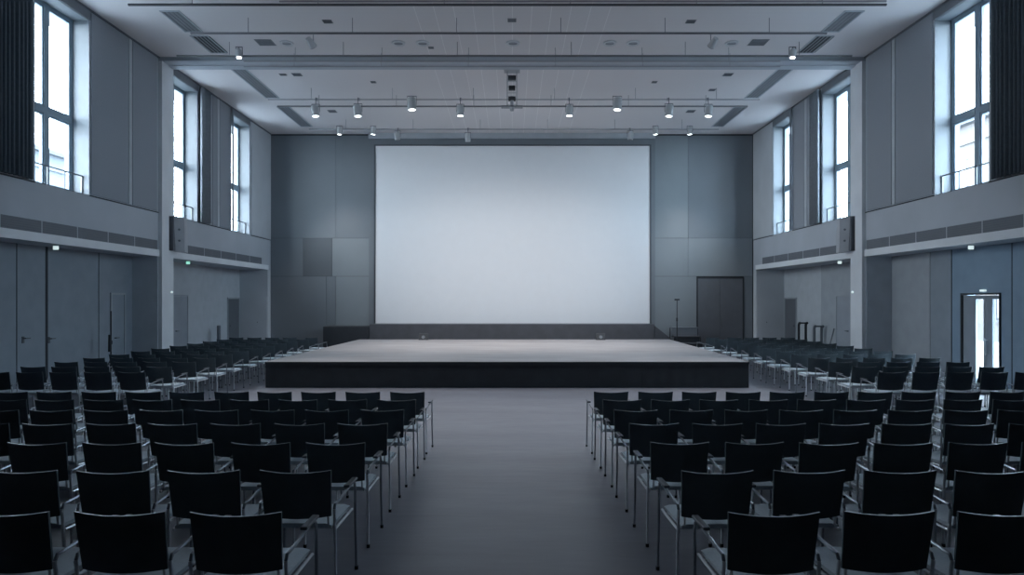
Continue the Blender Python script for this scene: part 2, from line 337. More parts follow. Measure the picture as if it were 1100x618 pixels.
for s in (-1, 1):
    sd = SIDE[s]; X = WX*s
    # --- shell of the wall (upper storey between windows, balcony band, outer closing)
    bm = BM(); W = wins[s]; xo = (WX+WT)*s
    segs = [Y0]+[v for w in W for v in w]+[YB]
    for i in range(0, len(segs), 2): box(bm, X, xo, segs[i], segs[i+1], Z_LEDGE, ZC)
    for w in W: box(bm, X, xo, w[0], w[1], Z_LINT, ZC)
    box(bm, X, 10.6*s, Y0, YB, Z_SOF, Z_LEDGE)
    struct('wall_'+sd, bm, M['fascia'], 'pale %s side wall with high windows above a projecting band' % sd, 'wall')
    # lip
    bm = BM(); box(bm, X-.035*s, X-.0005*s, Y0, P0, Z_SOF, Z_LIP); box(bm, X-.035*s, X-.0005*s, P1, 24.1, Z_SOF, Z_LIP)
    trim(bm, M['pier'], 'pale projecting lip along the foot of the %s wall band' % sd)
    # sill line
    bm = BM()
    for a, b in ((Y0, 12.33), (13.93, P0), (18.9 if s > 0 else 18.71, 20.97), (22.53, YB)):
        box(bm, X-.02*s, X-.0005*s, a, b, Z_LEDGE-.012, Z_LEDGE+.012)
    trim(bm, M['gap'], 'dark joint line under the %s wall panels' % sd)
    # piers
    bm = BM(); box(bm, X-.10*s, X-.0005*s, P0, 16.98, floor_z(16), ZC-.10); box(bm, X-.06*s, X-.0005*s, 17.03, P1, 0, ZC-.10)
    box(bm, X, 10.6*s, P0, P1, 0, Z_SOF-.001)
    o = trim(bm, M['pier'], 'full-height grey pier on the %s wall' % sd, 'pier')
    bm = BM(); box(bm, X-.03*s, X-.0005*s, 16.98, 17.03, 0, ZC-.10); trim(bm, M['gap'], 'dark vertical joint in the %s pier' % sd)
    # lower recess walls
    hn = 9.97; hf = 10.37
    near_m = M['recess_l'] if s < 0 else M['recess_r']
    bm = BM()
    if s > 0:
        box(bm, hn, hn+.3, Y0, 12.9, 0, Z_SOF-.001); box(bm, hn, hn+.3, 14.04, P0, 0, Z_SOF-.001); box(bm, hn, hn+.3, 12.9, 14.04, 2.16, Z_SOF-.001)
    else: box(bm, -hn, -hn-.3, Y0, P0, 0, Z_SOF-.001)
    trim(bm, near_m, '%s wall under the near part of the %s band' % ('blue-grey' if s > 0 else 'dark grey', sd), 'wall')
    # return face of near bay
    bm = BM(); box(bm, X, hn*s, P0-.02, P0-.001, 0, Z_SOF-.001)
    trim(bm, M['return'], 'dark return wall beside the %s pier' % sd, 'wall')
    # far recess: two depths
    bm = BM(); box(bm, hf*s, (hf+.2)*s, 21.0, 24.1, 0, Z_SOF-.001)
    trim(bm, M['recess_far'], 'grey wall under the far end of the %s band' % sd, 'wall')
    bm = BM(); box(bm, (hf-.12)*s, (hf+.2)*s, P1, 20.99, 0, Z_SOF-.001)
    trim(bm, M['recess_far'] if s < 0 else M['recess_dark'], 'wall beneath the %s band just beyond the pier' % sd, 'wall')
    bm = BM(); box(bm, X, 10.6*s, 24.1, YB-.001, 0, Z_SOF-.001)
    trim(bm, M['wall'], 'end return wall at the %s corner of the hall' % sd, 'wall')
    # vertical joints
    bm = BM()
    for yy in ((12.74, 13.56, 15.27) if s < 0 else (15.08, 14.35, 12.62)):
        wd = .035 if yy == 13.56 else .010
        box(bm, hn*s-.006*s, hn*s-.0005*s, yy-wd, yy+wd, 0, Z_SOF-.002)
    trim(bm, M['gap'], 'dark vertical joints between the near %s wall panels' % sd)
    if s > 0:
        bm = BM(); box(bm, hn-.012, hn-.0065, 14.36, 15.07, 0, Z_SOF-.002); trim(bm, M['recess_l'], 'paler panel of the near right wall', 'wall panel')
        bm = BM(); box(bm, hn-.012, hn-.0065, 15.09, P0-.03, 0, Z_SOF-.002); trim(bm, M['recess_dark'], 'grey panel of the near right wall by the pier', 'wall panel')
    # grille band
    for lab, ya, yb in (('near', 8.4, P0-.04), ('far', 18.0 if s < 0 else 18.0, 23.5)):
        gt = thing('ventilation_grille', '%s dark slatted ventilation strip in the %s wall band' % (lab, sd), 'vent', (X, ya, Z_LIP), 0, 'long ventilation strips')
        bm = BM(); box(bm, -.012*s, -.0005*s, 0, yb-ya, .0, Z_BAND-Z_LIP); obj('backing', bm, M['grille'], gt)
        k = 0; y = yb-ya
        nn = int((yb-ya)/.95); st = (yb-ya)/nn
        for q in range(nn+1):
            bm = BM(); yy = min(max(q*st, .012), yb-ya-.012); box(bm, -.018*s, -.0125*s, yy-.012, yy+.012, 0, Z_BAND-Z_LIP); obj('divider', bm, M['strip'], gt)
        bm = BM()
        for q in range(5): box(bm, -.016*s, -.0125*s, .03, yb-ya-.03, .03+q*.044, .042+q*.044)
        obj('slats', bm, M['speaker_dk'], gt)
    # upper acoustic panels
    pl = [(13.97, 15.32, 'panel', 'wide fabric panel beside the nearest %s window'), (15.345, 15.46, 'strip', 'pale strip between two fabric panels on the %s wall'), (15.485, 16.55, 'panel', 'narrower fabric panel beside the %s pier'),
          (19.62, 19.93, 'panel', 'narrow grey panel beyond the middle %s window'), (19.95, 20.08, 'strip', 'pale strip beyond the middle %s window'), (20.1, 20.93, 'panel', 'grey panel just before the farthest %s window'), (22.56, 24.36, 'wall', 'grey panel between farthest %s window and hall corner')]
    for a, b, m, lb in pl:
        bm = BM(); box(bm, X-.025*s, X-.0005*s, a, b, Z_LEDGE+.03, ZC-.04, .004); trim(bm, M[m], lb % sd, 'wall panel')
    # blind box line at ceiling
    bm = BM()
    box(bm, X-.05*s, X-.0005*s, Y0, P0, ZC-.035, ZC-.001); box(bm, X-.05*s, X-.0005*s, P1, YB-.03, ZC-.035, ZC-.001)
    for w in W: box(bm, X-.03*s, X-.0005*s, w[0], w[1], Z_LINT, ZC-.036)
    trim(bm, M['gap'] if 0 else M['grille'], 'dark curtain track along the top of the %s wall' % sd)
    for k, w in enumerate(W): window(s, w[0], w[1], k)

    # doors in recess
    def side_door(label, xw, ya, yb, zt, m, hy):
        global dn
        d = sempty('door_%d' % dn, label, 'door'); dn += 1
        bm = BM(); box(bm, xw-.03*s, xw-.0005*s, ya-.05, ya, 0, zt+.05); box(bm, xw-.03*s, xw-.0005*s, yb, yb+.05, 0, zt+.05); box(bm, xw-.03*s, xw-.0005*s, ya, yb, zt, zt+.05)
        obj('door_frame', bm, M['recess_dark'], d)
        bm = BM(); box(bm, xw-.02*s, xw-.0005*s, ya+.006, yb-.006, .01, zt-.006, .003); obj('door_leaf', bm, m, d)
        bm = BM(); cyl(bm, (xw-.065*s, hy, 1.06), (xw-.065*s, hy+.12, 1.06), .011); cyl(bm, (xw-.02*s, hy, 1.06), (xw-.07*s, hy, 1.06), .013); obj('door_handle', bm, M['chrome_dark'], d)
    side_door('dark narrow door at the far end under the %s band' % sd, hf*s, 23.08, 24.0, 2.05, M['dark_door'], 23.2)
    side_door('grey flush door just beyond the %s pier' % sd, (hf-.12)*s, 19.15, 19.95, 2.12, M['grey_door'], 19.25)
    if s < 0:
        side_door('flush grey door set in the near left wall', -hn, 15.75, 16.25, 2.14, M['recess_l'], 15.85)
    # small fixtures on end return wall
    bm = BM(); box(bm, 9.68*s-.05, 9.68*s+.05, 24.085, 24.099, 1.12, 1.2, .004); box(bm, 9.68*s-.015, 9.68*s+.015, 24.06, 24.085, 1.14, 1.18)
    tag(obj('light_switch', bm, M['grille']), 'small switch box on the %s corner return wall' % sd, 'switch')
    bm = BM(); box(bm, X+.02*s, 10.35*s, 24.07, 24.095, 0, 2.12, .003)
    trim(bm, M['wall'], 'flush panel on the %s corner return wall' % sd, 'wall panel')
    # emergency lights
    for (px, py, gname, mm) in ([(60, 266, 'near', 'lamp_w'), (202, 283, 'far', 'lamp_g')] if s < 0 else [(1043, 265, 'near', 'lamp_w'), (902, 283, 'far', 'lamp_w')]):
        xl = 9.5; yy = xl*F/abs(px-CX)
        e = thing('emergency_light', 'small %s emergency light under the %s band, %s bay' % ('green' if mm == 'lamp_g' else 'white', sd, gname), 'light', (xl*s, yy, Z_SOF), 0, 'emergency lights under the bands')
        bm = BM(); box(bm, -.05, .05, -.03, .03, -.02, -.0005, .003); obj('base', bm, M['strip'], e)
        bm = BM(); box(bm, -.055, .055, -.010, .010, -.095, -.0205, .004); obj('diffuser', bm, M[mm], e)
    # little round signal light on the pier inner edge
    bm = BM(); bmesh.ops.create_uvsphere(bm, u_segments=10, v_segments=8, radius=.025, matrix=Matrix.Translation(((WX-.08)*s, 17.15, 2.22)))
    tag(obj('signal_light', bm, M['lamp_w'], smooth=True), 'tiny white signal light on the %s pier at door-top height' % sd, 'light')
    # speaker on pier
    sp = thing('wall_loudspeaker', 'tall grey loudspeaker hung beside the %s pier' % sd, 'speaker', ((WX-.16)*s, 17.5, 3.32), 0, 'wall loudspeakers')
    bm = BM()
    vs = []
    for z, sh in ((0, 0.0), (.93, .10)):
        for (x, y) in ((0.0, -.34), (0.0, .10), (-.12, .12), (-.20, -.20)):
            vs.append(bm.verts.new((x*s-(sh*.3)*s, y-sh, z)))
    for i in range(4): bm.faces.new((vs[i], vs[(i+1) % 4], vs[(i+1) % 4+4], vs[i+4]))
    bm.faces.new(vs[:4][::-1]); bm.faces.new(vs[4:])
    obj('cabinet', bm, M['speaker'], sp)
    bm = BM(); box(bm, -.02*s, .10*s, -.46, -.34, .02, .95, .01); obj('side_rail', bm, M['speaker_dk'], sp)
    for q in (.2, .62):
        bm = BM(); box(bm, .0, .155*s, .0, .06, q, q+.06); obj('bracket', bm, M['chrome_dark'], sp)
    bm = BM(); cyl(bm, (-.10*s, -.30, .30), (-.11*s, -.315, .30), .03, seg=16); obj('driver', bm, M['grille'], sp)
    bm = BM(); cyl(bm, (-.11*s, -.33, .60), (-.12*s, -.345, .60), .03, seg=16); obj('driver', bm, M['grille'], sp)

    # curtains
    def curtain(ya, yb, label, m, folds, amp=.035):
        bm = BM(); N = folds*10; L = yb-ya
        cols = []
        for i in range(N+1):
            t = i/N; y = ya+L*t; x = X-(.09+amp*math.sin(t*folds*2*math.pi)+.008*math.sin(t*31))*s
            cols.append([bm.verts.new((x, y, Z_LEDGE+.02)), bm.verts.new((x, y, ZC-.07))])
        for i in range(N): bm.faces.new((cols[i][0], cols[i+1][0], cols[i+1][1], cols[i][1]))
        o = obj('curtain', bm, m, smooth=True)
        so = o.modifiers.new('s', 'SOLIDIFY'); so.thickness = .006; so.offset = 0
        return tag(o, label, 'curtain')
    curtain(9.9, 12.18, 'dark full-height curtain drawn across the near edge of the %s wall' % sd, M['curtain'], 22)
    curtain(W[1][1]+.02, W[1][1]+.62, 'grey curtain gathered beside the middle %s window' % sd, M['curtain_g'], 5, .05)
    bm = BM()
    curtain(W[2][0]-.16, W[2][0]-.04, 'slim grey curtain gathered just before the farthest %s window' % sd, M['curtain_g'], 2, .015)

# rear end wall behind the camera
bm = BM(); box(bm, -10.8, 10.8, Y0-.25, Y0, 0, ZC)
struct('wall_rear', bm, M['gap'], 'dark wall behind the seating', 'wall')

# glazed double door on right
d = sempty('door_%d' % dn, 'blue-grey double door with tall glass lights in the near right wall', 'door')
xw = 9.97
bm = BM(); box(bm, xw-.03, xw+.1, 14.0, 14.04, 0, 2.16); box(bm, xw-.03, xw+.1, 12.9, 12.93, 0, 2.16); box(bm, xw-.03, xw+.1, 12.93, 14.0, 2.12, 2.16)
obj('door_frame', bm, M['gap'], d)
for (ya, yb, ga, gb) in ((13.33, 13.995, 13.40, 13.62), (12.935, 13.32, 12.96, 13.15)):
    bm = BM(); box(bm, xw+.01, xw+.05, ya, ga, .01, 2.11); box(bm, xw+.01, xw+.05, gb, yb, .01, 2.11); box(bm, xw+.01, xw+.05, ga, gb, .01, .12); box(bm, xw+.01, xw+.05, ga, gb, 2.03, 2.11)
    l = obj('door_leaf', bm, M['recess_l'], d)
    bm = BM(); bm.faces.new([bm.verts.new(q) for q in ((xw+.03, ga, .12), (xw+.03, gb, .12), (xw+.03, gb, 2.03), (xw+.03, ga, 2.03))]); obj('glass_light', bm, M['glass'], l)
bm = BM(); cyl(bm, (xw-.05, 13.28, .85), (xw-.05, 13.28, 1.2), .014); box(bm, xw-.055, xw+.012, 13.27, 13.29, .87, .89); box(bm, xw-.055, xw+.012, 13.27, 13.29, 1.16, 1.18)
obj('door_handle', bm, M['chrome'], d)
bm = BM(); box(bm, xw-.06, xw-.001, 13.3, 13.42, 2.19, 2.23, .005); tag(obj('door_light', bm, M['lamp_w']), 'tiny light above the glazed double door', 'light')

# handles on left folding wall
for yy, zz, lb in ((12.9, 1.2, 'small lever handle on the folding panel at the far left'), (13.62, 1.15, 'dark pull handle by the black joint of the left wall')):
    bm = BM(); box(bm, -9.955, -9.969, yy-.03, yy+.03, zz-.07, zz+.07, .003); cyl(bm, (-9.955, yy, zz+.03), (-9.90, yy, zz+.03), .012); cyl(bm, (-9.90, yy-.012, zz+.03), (-9.90, yy+.11, zz+.03), .011)
    tag(obj('panel_handle', bm, M['chrome_dark']), lb, 'handle', 'handles on the left folding wall')

# ------------------------------------------------------------------ projection screen
scn = thing('projection_screen', 'huge white projection screen on the end wall above the stage', 'screen', (0, YB-.16, 0))
bm = BM(); box(bm, bx(404.5), bx(697), -.01, .01, bz(347.5), bz(158), 0); obj('screen_surface', bm, M['screen'], scn)
bm = BM()
a, b, c, e = bx(402.8), bx(698.4), bz(349.5), bz(156.5)
box(bm, a, bx(404.5), -.03, .03, c, e); box(bm, bx(697), b, -.03, .03, c, e); box(bm, bx(404.5), bx(697), -.03, .03, c, bz(347.5)); box(bm, bx(404.5), bx(697), -.03, .03, bz(158), e)
obj('screen_frame', bm, M['chrome_dark'], scn)

# ------------------------------------------------------------------ stage
st = thing('stage', 'wide low black stage platform with a grey deck', 'stage', (0, 14.46, 0))
XL, XR, SB, SH = -5.64, 5.42, 8.1, .6; SK = .20
def slab(bm, x0, x1, y0, y1, z0, z1):
    vs = []
    for z in (z0, z1):
        for x, y in ((x0, y0), (x1, y0), (x1, y1), (x0, y1)): vs.append(bm.verts.new((x+SK*y/SB, y, z)))
    for i in range(4): bm.faces.new((vs[i], vs[(i+1) % 4], vs[(i+1) % 4+4], vs[i+4]))
    bm.faces.new(vs[:4][::-1]); bm.faces.new(vs[4:])
bm = BM(); slab(bm, XL+.03, XR-.03, .05, SB, 0, SH-.041); obj('stage_body', bm, M['black'], st)
bm = BM(); slab(bm, XL, XR, 0, SB+.02, SH-.04, SH)
dk = obj('deck', bm, M['deck'], st)
bm = BM(); slab(bm, XL, XR, -.012, -.001, SH-.055, SH-.004); obj('deck_edge', bm, M['black'], st)
xs = [XL+.005, (407-CX)*14.46/F, (690-CX)*14.46/F, XR-.005]
for i in range(3):
    bm = BM(); a, b = xs[i]+.006, xs[i+1]-.006
    N = 40; row = []
    for k in range(N+1):
        x = a+(b-a)*k/N; y = .02+.006*math.sin(k*1.3+i)
        row.append([bm.verts.new((x, y, .004)), bm.verts.new((x, y*0.4+.01, SH-.056))])
    for k in range(N): bm.faces.new((row[k][0], row[k+1][0], row[k+1][1], row[k][1]))
    obj('skirt_panel', bm, M['black'], st, smooth=True)
for sx_, nm in ((XL, 'l'), (XR, 'r')):
    bm = BM(); slab(bm, sx_ if sx_ < 0 else sx_-.02, sx_+.02 if sx_ < 0 else sx_, .03, SB, .004, SH-.056); obj('side_skirt', bm, M['black'], st)

# rear risers
def rbox(name, px0, px1, ytop, y0, y1, label, m, cat='platform'):
    bm = BM(); box(bm, (px0-CX)*y0/F, (px1-CX)*y0/F, y0, y1, 0, CAM_Z-(ytop-HY)*y0/F, .01)
    return tag(obj(name, bm, m), label, cat)
r = rbox('rear_riser', 397, 703, 348.6, 23.3, 24.2, 'dark charcoal riser along the foot of the projection screen', M['riser'])
r = rbox('rear_riser', 347, 396.6, 351, 23.3, 24.3, 'lower black riser left of the projection screen', M['grille_black'])
bm = BM()
x0, x1 = (703.5-CX)*23.3/F, (722-CX)*23.3/F
z0 = 1.05; v = []
for y in (23.3, 24.2):
    v += [bm.verts.new((x0, y, 0)), bm.verts.new((x1, y, 0)), bm.verts.new((x1, y, .55)), bm.verts.new((x0, y, z0))]
bm.faces.new(v[:4]); bm.faces.new(v[4:][::-1])
for i in range(4): bm.faces.new((v[i], v[i+4], v[(i+1) % 4+4], v[(i+1) % 4]))
tag(obj('access_ramp', bm, M['riser']), 'dark sloping side piece descending right from the charcoal riser', 'ramp')
# steps
sp = thing('stage_steps', 'dark portable steps right of the stage by the end wall', 'steps', ((741-CX)*23.2/F, 23.2, 0))
for k, h in enumerate((.42, .66, .98)):
    bm = BM(); box(bm, -.5, .5, k*.32, k*.32+.34, h-.04, h, .006); obj('tread', bm, M['riser'] if k < 2 else M['grille'], sp)
    bm = BM(); box(bm, -.47, .47, k*.32+.03, k*.32+.05, .0 if k == 0 else (.42, .66)[k-1], h-.041); obj('riser', bm, M['black'] if k < 2 else M['grille'], sp)
for q in (-1, 1):
    bm = BM(); box(bm, q*.5, q*.475, .3, .34, 0, .62); box(bm, q*.5, q*.475, .94, .98, 0, .94); box(bm, q*.5, q*.475, .34, .94, .3, .34); obj('side_frame', bm, M['black'], sp)

# microphone stand
my = 22.95; mx_ = (727.3-CX)*my/F
ms = thing('microphone_stand', 'thin black stand with crossbar top at the right rear of the stage', 'stand', (mx_, my, 0))
bm = BM(); cyl(bm, (0, 0, .02), (0, 0, 1.3), .022); obj('lower_pole', bm, M['black'], ms)
bm = BM(); cyl(bm, (0, 0, 1.29), (0, 0, 2.0), .015); obj('upper_pole', bm, M['black'], ms)
bm = BM(); cyl(bm, (0, 0, 1.24), (0, 0, 1.36), .032); obj('collar', bm, M['black'], ms)
bm = BM(); box(bm, -.09, .09, -.03, .03, 1.99, 2.05, .01); obj('crossbar', bm, M['black'], ms)
for k in range(3):
    a = k*2.094+.4; bm = BM(); tube(bm, [(0, 0, .35), (.16*math.cos(a), .16*math.sin(a), .14), (.3*math.cos(a), .3*math.sin(a), .012)], .012); obj('leg', bm, M['black'], ms)

# small wedges at rear of deck
for px, lb in ((455, 'small dark stage monitor on the rear of the deck, left of centre'), (645, 'small dark stage monitor on the rear of the deck, right of centre')):
    y = 22.35; x = (px-CX)*y/F
    mt = thing('stage_monitor', lb, 'speaker', (x, y, .6), 0, 'stage monitors')
    bm = BM(); v = []
    for xx in (-.16, .16): v += [bm.verts.new((xx, -.12, 0)), bm.verts.new((xx, .12, 0)), bm.verts.new((xx, .08, .22)), bm.verts.new((xx, -.02, .22))]
    bm.faces.new(v[:4]); bm.faces.new(v[4:][::-1])
    for i in range(4): bm.faces.new((v[i], v[i+4], v[(i+1) % 4+4], v[(i+1) % 4]))
    obj('cabinet', bm, M['black'], mt)
    bm = BM(); cyl(bm, (0, -.078, .10), (0, -.086, .104), .06, seg=16); obj('grille', bm, M['grille'], mt)

# ------------------------------------------------------------------ clutter under the bands
def tripod(x, y, h, label):
    t = thing('tripod_stand', label, 'stand', (x, y, floor_z(y)))
    bm = BM(); cyl(bm, (0, 0, .25), (0, 0, h), .016); obj('pole', bm, M['black'], t)
    bm = BM(); cyl(bm, (0, 0, h*.55), (0, 0, h*.6), .03); cyl(bm, (0, 0, h*.3), (0, 0, h*.33), .03); obj('collar', bm, M['black'], t)
    bm = BM(); cyl(bm, (.0, -.05, h*.45), (.0, -.05, h*.68), .035, .028); obj('folded_arm', bm, M['black'], t)
    for k in range(3):
        a = k*2.094+.2; bm = BM(); tube(bm, [(0, 0, .62), (.36*math.cos(a), .36*math.sin(a), .012)], .011); obj('leg', bm, M['black'], t)
tripod(-9.5, 15.0, 1.75, 'black tripod stand against the near left wall')
def trolley(x, y, label, m, h=1.2):
    t = thing('stacking_trolley', label, 'trolley', (x, y, 0))
    bm = BM(); box(bm, -.16, .16, -.22, .22, .09, .13, .01); obj('base', bm, m, t)
    for q in (-1, 1):
        bm = BM(); tube(bm, [(.12*q, .2, .13), (.12*q, .2, h-.08), (.12*q, .17, h-.02), (.12*q, .1, h)], .045); obj('upright', bm, m, t)
    bm = BM(); cyl(bm, (-.12, .1, h), (.12, .1, h), .026); obj('handle', bm, m, t)
    for q in (-1, 1):
        for p in (-1, 1):
            bm = BM(); cyl(bm, (.12*q-.015, .17*p, .045), (.12*q+.015, .17*p, .045), .045, seg=14); obj('castor', bm, M['foot'], t)
trolley(9.95, 21.5, 'black upright trolley frame under the far right band', M['black'], 1.22)
trolley(10.0, 20.5, 'grey upright trolley frame beside the black one on the right', M['grille'], 1.15)
t = thing('barrier_post', 'grey round barrier post under the far left band', 'post', (-10.0, 21.6, 0))
bm = BM(); cyl(bm, (0, 0, .03), (0, 0, 1.1), .06, seg=16); obj('post', bm, M['grille'], t, smooth=True)
bm = BM(); cyl(bm, (0, 0, 0), (0, 0, .03), .17, .15, seg=20); obj('base', bm, M['grille'], t)
bm = BM(); cyl(bm, (0, 0, 1.1), (0, 0, 1.14), .07, .05, seg=16); obj('cap', bm, M['vent'], t)
bm = BM(); tube(bm, [(9.9, 20.02, .0), (10.2, 20.05, 1.1)], .02); tag(obj('leaning_pole', bm, M['grille'], smooth=True), 'grey pole leaning on the far right recess wall', 'pole')

# ------------------------------------------------------------------ ceiling equipment
def ceil_y(py, rel): return rel*F/(HY-py)
RB = 6.03
rails = [(5.2, 138, 952, .028, 'rail_dark', 'thick dark lighting bar nearest the camera across the ceiling'),
         (1.5, 300, 952, .018, 'rail', 'thin grey bar just behind the frame top on the ceiling'),
         (35.8, 205, 888, .026, 'rail_dark', 'second dark lighting bar across the ceiling'),
         (60.2, 190, 915, .026, 'rail_dark', 'dark bar of the middle lighting bar group'),
         (66.0, 262, 838, .016, 'rail', 'upper thin bar of the middle group on the ceiling'),
         (71.6, 262, 838, .016, 'rail', 'lower thin bar of the middle group on the ceiling'),
         (107, 288, 816, .018, 'rail', 'thin bar carrying the front row of spotlights'),
         (114.3, 298, 803, .026, 'rail_dark', 'dark bar just behind the front row of spotlights'),
         (139, 332, 772, .022, 'rail', 'farthest lighting bar in front of the screen')]
RY = {}
for py, p0, p1, r, m, lb in rails:
    y = ceil_y(py, RB); RY[py] = y
    x0, x1 = (p0-CX)*y/F, (p1-CX)*y/F
    t = thing('lighting_bar', lb, 'lighting bar', (0, y, CAM_Z+RB), 0, 'ceiling lighting bars')
    bm = BM(); cyl(bm, (x0, 0, 0), (x1, 0, 0), r, seg=10); obj('bar', bm, M[m], t, smooth=True)
    nn = 5 if x1-x0 > 13 else 3
    for k in range(nn+1):
        x = x0+1.3+(x1-x0-2.6)*k/nn
        bm = BM(); cyl(bm, (x, 0, r*.8), (x, 0, ZC-CAM_Z-RB-.001), .007, seg=8); obj('hanger', bm, M[m], t)

# linear slots
for s in (-1, 1):
    for i, (ya, yb, sl) in enumerate([(10.6, 13.4, 0), (13.96, 15.06, 0), (15.27, 16.35, 1), (17.45, 20.0, 0), (20.9, 23.3, 0)]):
        t = thing('linear_diffuser', '%s dark linear air diffuser from the camera on the %s of the ceiling' % (ORD[i], SIDE[s]), 'vent', (7.56*s, ya, ZC), 0, 'linear ceiling diffusers')
        bm = BM(); box(bm, -.22, -.19, 0, yb-ya, -.02, -.0005); box(bm, .19, .22, 0, yb-ya, -.02, -.0005); box(bm, -.19, .19, 0, .03, -.02, -.0005); box(bm, -.19, .19, yb-ya-.03, yb-ya, -.02, -.0005)
        obj('frame', bm, M['strip'], t)
        bm = BM(); box(bm, -.19, .19, .03, yb-ya-.03, -.006, -.0005); obj('slot', bm, M['vent'], t)
        bm = BM()
        for q in range(4 if not sl else 5): box(bm, -.15+q*.09, -.135+q*.09+(.02 if sl else 0), .05, yb-ya-.05, -.016, -.0065)
        obj('louvres', bm, M['gap'] if sl else M['grille'], t)

# rectangular diffusers and downlights
def cpos(px, py, rel=ZC-CAM_Z): y = rel*F/(HY-py); return (px-CX)*y/F, y
rects = [(285, 45.5, .42, .34), (814.6, 45.5, .42, .34), (352, 23, .22, .16), (742, 23, .22, .16), (319, 80, .26, .2), (782, 80, .26, .2), (401, 88, .16, .14), (703, 88, .16, .14), (357, 119.5, .28, .26), (742, 119.5, .28, .26), (550, 21.5, .2, .16), (463, 51, .14, .1), (304, 80, .2, .12), (765, 96.5, .2, .16)]
for i, (px, py, w, h) in enumerate(rects):
    x, y = cpos(px, py)
    w, h = w*.5, h*.55
    side = 'left' if px < 540 else ('right' if px > 560 else 'middle')
    rk = sorted([q for q in rects if (q[0] < 540) == (px < 540) and (q[0] > 560) == (px > 560)], key=lambda q: (q[1], abs(q[0]-CX))).index(rects[i])
    t = thing('ceiling_vent', 'small dark square vent, %s from the camera on the %s ceiling' % (ORD[rk], side), 'vent', (x, y, ZC), 0, 'small ceiling vents')
    bm = BM(); box(bm, -w, w, -h, h, -.012, -.0005, .003); obj('plate', bm, M['vent'], t)
    bm = BM()
    for q in range(4): box(bm, -w*.85, w*.85, -h*.7+q*h*.42, -h*.7+q*h*.42+.02, -.02, -.0125)
    obj('louvres', bm, M['grille'], t)
downs = [308, 428, 454, 551, 655, 680, 786]
for i, px in enumerate(downs):
    x, y = cpos(px, 46)
    t = thing('recessed_downlight', 'pale ringed downlight, %s from the left in the ceiling row' % ORD[i], 'light', (x, y, ZC), 0, 'recessed downlights')
    R = .17
    bm = BM(); 
    r1 = [bm.verts.new((R*math.cos(a*math.pi/12), R*math.sin(a*math.pi/12), -.002)) for a in range(24)]
    r2 = [bm.verts.new((R*.95*math.cos(a*math.pi/12), R*.95*math.sin(a*math.pi/12), -.03)) for a in range(24)]
    r3 = [bm.verts.new((R*.66*math.cos(a*math.pi/12), R*.66*math.sin(a*math.pi/12), -.024)) for a in range(24)]
    for a in range(24):
        b = (a+1) % 24; bm.faces.new((r1[a], r1[b], r2[b], r2[a])); bm.faces.new((r2[a], r2[b], r3[b], r3[a]))
    obj('trim_ring', bm, M['ring'], t, smooth=True)
    bm = BM(); cyl(bm, (0, 0, -.02), (0, 0, -.004), R*.64, seg=24); obj('reflector', bm, M['strip'], t)
    bm = BM(); box(bm, -R*.6, R*.6, -.012, .012, -.03, -.021); obj('cross_bar', bm, M['grille'], t)

# spotlights
def spotlight(px, py, railkey, lit, label, aim, sc_=1.0, power=60, blend=.6, ang=50):
    y = RY[railkey]; x = (px-CX)*y/F
    zr = CAM_Z+RB
    t = thing('stage_spotlight', label, 'spotlight', (x, y, zr), 0, 'ceiling spotlights')
    bm = BM(); box(bm, -.03, .03, -.065, -.028, -.05, .03, .004); obj('clamp', bm, M['rail'], t)
    OFF = -.17
    zl = CAM_Z+(HY-py)*(y+OFF)/F-zr     # lens height relative to the bar
    L = .30*sc_; R = .115*sc_
    d = Vector((aim[0]-x, aim[1]-y, aim[2]-zr-zl)).normalized()
    d = (d*0.45+Vector((0, 0, -1))).normalized()
    c0 = Vector((0, OFF, zl)); c1 = c0-d*L
    bm = BM(); cyl(bm, c1, c0, R, seg=20); cyl(bm, c1-d*.05, c1, R*.6, R, seg=20); hd = obj('housing', bm, M['spot'], t, smooth=True)
    bm = BM()
    zt_ = c1.z+.07
    for q in (-1, 1): box(bm, q*(R+.012), q*(R+.002), OFF-.015, OFF+.015, (c0.z+c1.z)/2-.02, zt_)
    box(bm, -R-.012, R+.012, OFF-.015, OFF+.015, zt_, zt_+.012)
    tube(bm, [(0, -.06, 0), (0, OFF, 0) if abs(zt_) > .03 else (0, OFF, .02), (0, OFF, zt_+.006)], .011)
    obj('yoke', bm, M['chrome_dark'], t)
    bm = BM(); cyl(bm, c0, c0+d*.004, R*.78, seg=20); obj('lens', bm, M['lens'] if lit else M['lens_off'], hd, smooth=True)
    if lit:
        li = bpy.data.lights.new('spot_beam', 'SPOT'); li.energy = power; li.spot_size = math.radians(ang); li.spot_blend = blend; li.shadow_soft_size = .08
        li.color = (1.0, .93, .88)
        lo = bpy.data.objects.new('spot_beam', li); COL.objects.link(lo); lo.parent = t; lo.location = c0+d*.05
        lo.rotation_euler = Vector((aim[0]-x, aim[1]-y, aim[2]-zr-zl)).to_track_quat('-Z', 'Y').to_euler()
DECK = .6
for i, (px, py, s_) in enumerate([(341, 125, .95), (386, 125, 1.0), (443.5, 118, 1.1), (495, 124.5, .9), (611, 124.5, .9), (662, 118, 1.1), (717, 125, 1.0), (759, 125, .95)]):
    spotlight(px, py, 107, True, 'lit grey spotlight, %s from the left in the front row' % ORD[i], ((px-CX)*.017, 19.6, DECK), s_, 290, 1.0, 66)
for i, (px, py) in enumerate([(366, 144.5), (402, 144.5), (703, 144.5), (739.5, 144.5)]):
    spotlight(px, py, 139, True, 'lit spotlight, %s from the left in the row before the end wall' % ORD[i], ((-6.5 if px < 550 else 6.5)+(px-CX)*.002, YB, 3.2), .75, 170, 1.0, 46)
for i, (px, py) in enumerate([(428, 150), (503, 152), (676, 150)]):
    spotlight(px, py, 139, False, 'unlit pale spotlight, %s from the left above the screen' % ORD[i], (0, 22, 0), .8)
